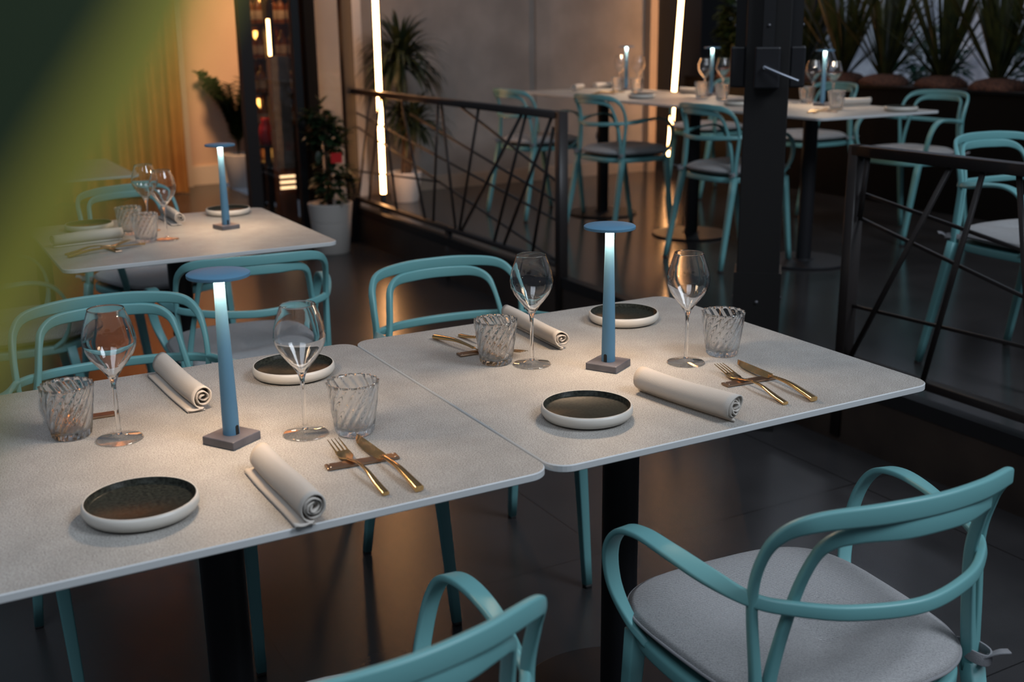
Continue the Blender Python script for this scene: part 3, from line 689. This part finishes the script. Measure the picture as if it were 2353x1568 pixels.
for z in (.35, .62, .88, 1.14, 1.40, 1.66): mk('shelf_board', *box(-.20, .19, -.12, .12, z - .012, z), M['black'], sh, smooth=False)
mk('back_panel', *box(-.215, .205, .121, .13, 0, 2.6), M['darkwood'], sh, smooth=False)
for x0, x1, z in ((-.20, -.13, .36), (-.10, -.03, .36), (-.19, -.16, 1.15), (.02, .1, 1.15), (-.18, -.10, 1.42), (-.14, 0, .63), (.03, 0, .9), (-.12, 0, 1.15), (-.17, 0, 1.17), (-.06, 0, 1.42), (-.20, 0, .9), (-.03, 0, 1.42), (-.19, 0, .64)): mk('light_strip', *box(x0 + .02, x0 + .05, .10, .115, z, z + .20), M['led_warm'], sh, smooth=False)
def make_bottle():
    o = mk('bottle', *lathe([(0, 0), (.032, 0), (.034, .004), (.034, .13), (.030, .15), (.013, .175), (.012, .205), (.014, .207), (.014, .218), (0, .218)], 20), M['amber'])
    mk('bottle_label', *lathe([(.0345, .035), (.0348, .036), (.0348, .10), (.0345, .101)], 20), M['label'], o); return tag(o, 'glass bottle on the glowing shelf rack behind the door', 'bottle', 'bottles on the shelf rack behind the glass door')
bs = []
for z in (.621, .881, 1.141, 1.401):
    for k_ in range(5): bs.append((2.80 - .155 + k_ * .072 + (.03 if k_ > 1 else -.01), 8.87 + .02 * (k_ % 2), z, k_, 'glass bottle on the %s board of the glowing shelf rack behind the door' % {.621: 'lowest filled', .881: 'second filled', 1.141: 'third filled', 1.401: 'highest visible'}[z]))
spread(make_bottle(), bs)
gp = thing('service_counter', 'narrow grey reflective counter with three glowing step lights, behind the glass door', 'counter', (2.54, 7.95, 0))
mk('panel', *box(-.065, .065, -.05, .05, .40, 1.18), M['panel'], gp, smooth=False)
mk('plinth', *box(-.065, .065, -.05, .05, 0, .40), M['darkwood'], gp, smooth=False)
for z in (.255, .295, .335): mk('step_light', *box(-.055, .055, -.062, -.05, z, z + .016), M['led_bar'], gp, smooth=False)
mk('glowing_tube', *box(-.062, -.046, -.02, -.004, 1.185, 1.43), M['led_tube'], gp, smooth=False)
v_ = mk('red_vase', *lathe([(0, 0), (.045, 0), (.06, .05), (.05, .13), (.03, .17), (.035, .2), (0, .2)], 24), M['red']); v_.location = (2.575, 8.45, .52); tag(v_, 'red vase glimpsed through the left glass door', 'vase')
st = thing('side_stand', 'small dark stand carrying the red vase behind the glass door', 'stand', (2.575, 8.45, 0))
mk('stand_top', *box(-.09, .09, -.09, .09, .50, .519), M['black'], st, smooth=False); mk('stand_leg', *box(-.02, .02, -.02, .02, 0, .5), M['black'], st, smooth=False)

# ------------------------------------------------------------------ plants
def blade(g, base, direction, L, w, droop, rnd, seg=6, mi=0):
    d = Vector(direction).normalized(); side = d.cross(Vector((0, 0, 1)))
    if side.length < .05: side = Vector((1, 0, 0))
    side.normalize(); p = Vector(base); v = []; f = []; st = L / seg; cup = side.cross(d) * w * .25
    for i in range(seg + 1):
        u = i / seg; ww = w * (math.sin(PI * (.18 + .82 * u)) ** .7 if u < 1 else 0) * .5
        v += [p - side * ww, p + cup * -(1 - u), p + side * ww]
        d = (d + Vector((0, 0, -droop * st * (1 + 2 * u)))).normalized(); p = p + d * st
    for i in range(seg): a = 3 * i; f += [(a, a + 1, a + 4, a + 3), (a + 1, a + 2, a + 5, a + 4)]
    g.add(v, f, mi)
def rosette(g, c, n, L, w, droop, rnd, lo=-.1, hi=1.4, mi=0):
    for i in range(n):
        az = rnd.uniform(0, 2 * PI); el = rnd.uniform(lo, hi); d = (math.cos(az) * math.cos(el), math.sin(az) * math.cos(el), math.sin(el))
        blade(g, (c[0] + d[0] * .01, c[1] + d[1] * .01, c[2] + rnd.uniform(-.03, .03)), d, L * rnd.uniform(.75, 1.1), w, droop, rnd, 6, mi)
def potshape(r0, r1, h, rim=0, band=None):
    p = [(0, 0), (r0, 0), (r0 + .004, .004)]
    if band: zb = band; rb = r0 + (r1 - r0) * zb / h; p += [(rb, zb - .003), (rb - .005, zb), (rb, zb + .003)]
    p += [(r1, h - .004), (r1 - .003, h), (r1 - .012, h), (r1 - .014, h - .03), (0, h - .03)]
    return p
# dracaena in a white pot on the terrace
rnd = random.Random(4); t = thing('potted_dracaena', 'spiky-leaved dracaena in a white pot beside the left light tube', 'plant', (3.12, 7.13, TZ))
mk('pot', *lathe(potshape(.085, .115, .20), 40), M['white_pot'], t, auto=.7); mk('soil', *lathe([(0, .178), (.099, .172)], 24), M['soil'], t)
g = G(); g.add(*sweep([(0, 0, .17), (.01, 0, .4), (-.01, .01, .62), (0, 0, .93)], [(.05, .05), (.04, .04), (.036, .036), (.03, .03)], (0, 1, 0), 14, False, .016)); g.add(*sweep([(.03, -.01, .17), (.05, -.02, .33), (.07, -.02, .52)], (.028, .028), (0, 1, 0), 8, False, .012)); g.build('trunk', M['bark'], t)
g = G(); rosette(g, (0, 0, .93), 190, .40, .028, 2.3, rnd, -.35, 1.45); rosette(g, (.07, -.02, .52), 110, .33, .020, 2.6, rnd, -.3, 1.3); rosette(g, (-.02, 0, .62), 46, .26, .018, 2.6, rnd, -.5, .8); g.build('foliage', M['g_drac'], t)
# leafy climber pot by the door
rnd = random.Random(8); t = thing('potted_climber', 'bushy dark-leaved plant in a pale banded pot between glass door and railing', 'plant', (2.425, 6.72, 0))
mk('pot', *lathe(potshape(.105, .140, .315, band=.20), 44), M['pot'], t, auto=.7); mk('soil', *lathe([(0, .29), (.124, .284)], 24), M['soil'], t)
mk('moss_pole', *sweep([(0, 0, .28), (0, 0, .88)], (.035, .035), (0, 1, 0), 2, False, .016), M['bark'], t)
def leafblob(g, c, n, rad, size, rnd, vert=1.0):
    for i in range(n):
        d = Vector((rnd.gauss(0, 1), rnd.gauss(0, 1), rnd.gauss(0, 1) * vert)).normalized(); p = Vector(c) + Vector((d.x * rad[0], d.y * rad[1], d.z * rad[2])) * rnd.uniform(.35, 1)
        a = Vector((d.x + rnd.uniform(-.5, .5), d.y + rnd.uniform(-.5, .5), rnd.uniform(-.6, .5))).normalized(); blade(g, p, a, size * rnd.uniform(.7, 1.3), size * .62, 3.5, rnd, 4)
g = G(); leafblob(g, (0, 0, .74), 150, (.12, .12, .15), .075, rnd); leafblob(g, (.02, -.03, .45), 130, (.12, .12, .14), .07, rnd); leafblob(g, (-.04, 0, .86), 40, (.09, .09, .07), .07, rnd); g.build('foliage', M['g_dark'], t)
tg = mk('plant_tag', *box(-.035, .035, -.158, -.152, .575, .635), M['red'], t, smooth=False)
# zz plant in the interior
rnd = random.Random(2); t = thing('potted_zz_plant', 'feathery-leaved plant in a white pot against the warm wall, left of the glass door', 'plant', (2.80, 10.05, 0))
mk('pot', *lathe(potshape(.10, .145, .30), 36), M['white_pot'], t, auto=.7); mk('soil', *lathe([(0, .275), (.13, .27)], 24), M['soil'], t)
g = G(); s_ = G()
for i in range(24):
    az = rnd.uniform(0, 2 * PI); lean = rnd.uniform(.05, .42); L = rnd.uniform(.55, .85); pts = []
    for k_ in range(9): u = k_ / 8; pts.append(Vector((math.cos(az) * lean * L * u * u * 1.1, math.sin(az) * lean * L * u * u * 1.1, .28 + L * u * (1 - .15 * u))))
    s_.add(*sweep([tuple(p) for p in pts[::2]], (.010, .010), (0, 1, 0), 8, False, .004))
    for k_ in range(2, 9):
        for s in (-1, 1):
            for q in (0, .5):
                p = pts[k_] if k_ == 8 else pts[k_].lerp(pts[k_ + 1], q); d = Vector((-math.sin(az) * s, math.cos(az) * s, .55)); blade(g, p, d, .10, .050, 2, rnd, 3)
s_.build('stems', M['g_dark'], t); g.build('foliage', M['g_dark'], t)
# planter box and yuccas behind the terrace tables
pl = thing('planter_box', 'long black planter box running behind the terrace tables at the right', 'planter', (5.97, 5.3, TZ))
g = G(); g.add(*box(-.27, .27, -2.6, 2.1, 0, .735)); g.build('body', M['planter'], pl, smooth=False)
mk('rim', *sweep([(-.27, -2.6, .74), (-.27, 2.1, .74)], (.03, .02), (0, 0, 1), 1, False, .004), M['planter'], pl)
mk('soil', *box(-.25, .25, -2.58, 2.08, .735, .742), M['soil'], pl, smooth=False)
names_y = [(4.22, 'yucca with the fanned blades in the planter, at the right picture edge'), (4.66, 'yucca second from the right edge in the black planter'), (5.10, 'yucca in the black planter above the plate at the tip of the terrace tables'),
           (5.52, 'yucca in the black planter, right of the nearest terrace lamp'), (5.93, 'yucca in the black planter, directly behind the nearest terrace lamp'), (6.38, 'yucca in the black planter hidden mostly by the dark pillar'), (6.78, 'dark bushy plant in the planter just left of the pillar top'), (7.04, 'dark bushy plant at the planter end, right of the leaning light tube')]
for j, (yy, lab) in enumerate(names_y):
    rnd = random.Random(20 + j); t = thing('potted_yucca' if j < 6 else 'bushy_plant', lab, 'plant', (5.93 + .03 * (j % 3 - 1), yy, TZ + .742), group='yuccas in the black planter' if j < 6 else 'bushy plants at the planter end')
    mk('coir_ball', *lathe([(0, .075), (.06, .072), (.12, .058), (.155, .03), (.16, 0), (0, 0)], 28, lambda r, z, a, j=j: r * (1 + .05 * math.sin(5 * a + j) + .03 * math.sin(11 * a))), M['coir'], t)
    g = G()
    nb = 44 if j < 6 else 80
    if j >= 6: leafblob(g, (0, 0, .36), 300, (.16, .16, .34), .12, rnd); nb = 0
    for i in range(nb):
        az = rnd.uniform(0, 2 * PI); el = rnd.choice([rnd.uniform(.75, 1.5), rnd.uniform(1.05, 1.5)]) if j < 6 else rnd.uniform(.85, 1.5)
        d = (math.cos(az) * math.cos(el), math.sin(az) * math.cos(el), math.sin(el)); blade(g, (d[0] * .05, d[1] * .05, .06), d, rnd.uniform(.55, .95) * (1 if j < 6 else .75), .034, .22, rnd, 7)
    g.build('foliage', M['g_yucca' if j < 6 else 'g_dark'], t)
for j, (x, yy, h, lab) in enumerate([(6.55, 4.05, 1.30, 'bluish-green shrub behind the yuccas, near the right picture edge'), (6.5, 4.80, 1.20, 'bluish-green shrub between the two middle yuccas'), (6.5, 5.65, 1.16, 'pale-leaved shrub behind the yucca right of the nearest terrace lamp')]):
    rnd = random.Random(50 + j); t = thing('leafy_shrub', lab, 'plant', (x, yy, TZ))
    mk('stem', *sweep([(0, 0, 0), (.02, .01, .5), (0, 0, h - .15)], (.03, .03), (0, 1, 0), 8, False, .012), M['bark'], t)
    g = G(); leafblob(g, (0, 0, h - .32), 150, (.22, .26, .30), .10, rnd); g.build('foliage', M['g_teal'], t)

# ------------------------------------------------------------------ big leaf close to the lens, growing from a plant at the camera's left
t = thing('broad_leaf_plant', 'big green leaf with a yellow backlit margin, hanging very near at the left, out of focus', 'plant', (-.18, .30, 0))
O = Vector((-.18, .30, 0)); mk('pot', *lathe(potshape(.09, .12, .24), 36), M['pot'], t, auto=.7); mk('soil', *lathe([(0, .215), (.105, .21)], 20), M['soil'], t)
mk('stem', *sweep([(0, 0, .21), (.01, 0, .5), (-.01, .01, .80), (0, -.01, .98)], (.022, .022), (0, 1, 0), 12, False, .01), M['bark'], t)
mid = [Vector((-0.18, 0.29, 0.97)), Vector((-0.1164, 0.2231, 1.0887)), Vector((-0.0581, 0.1654, 1.2292)), Vector((-0.0273, 0.1271, 1.3021)), Vector((-0.0112, 0.1097, 1.3376)), Vector((-0.0029, 0.1097, 1.3538)), Vector((0.0069, 0.1107, 1.3674)), Vector((0.0171, 0.1126, 1.3804)), Vector((0.0279, 0.1155, 1.393)), Vector((0.0408, 0.1191, 1.4045))]
P = cr([p - O for p in mid], 40); hw = [.006, .012, .0155, .0162, .016, .016, .016, .015, .010, .001]
W = cr([(a, 0, 0) for a in hw], 40); g = G(); g2 = G(); n = len(P); ra = []; rb = []
for i, p in enumerate(P):
    tg_ = (P[min(i + 1, n - 1)] - P[max(i - 1, 0)]).normalized(); sd = tg_.cross(F_).normalized(); wv = max(W[i].x, .0004)
    row = [p + sd * wv * k_ + F_ * (.003 * abs(k_) ** 2) for k_ in (-1, -.62, -.3, 0, .2, .42, 1)]; ra.append(row)
for (c0, c1, gg) in ((0, 1, g2), (1, 5, g), (5, 6, g2)):
    v = [p for row in ra for p in row[c0:c1 + 1]]; m2 = c1 - c0 + 1
    gg.add(v, [(i * m2 + k_, i * m2 + k_ + 1, (i + 1) * m2 + k_ + 1, (i + 1) * m2 + k_) for i in range(n - 1) for k_ in range(m2 - 1)])
lf = g.build('leaf', M['g_near'], t); g2.build('leaf_backlit_edge', M['g_backlit_edge'], lf)
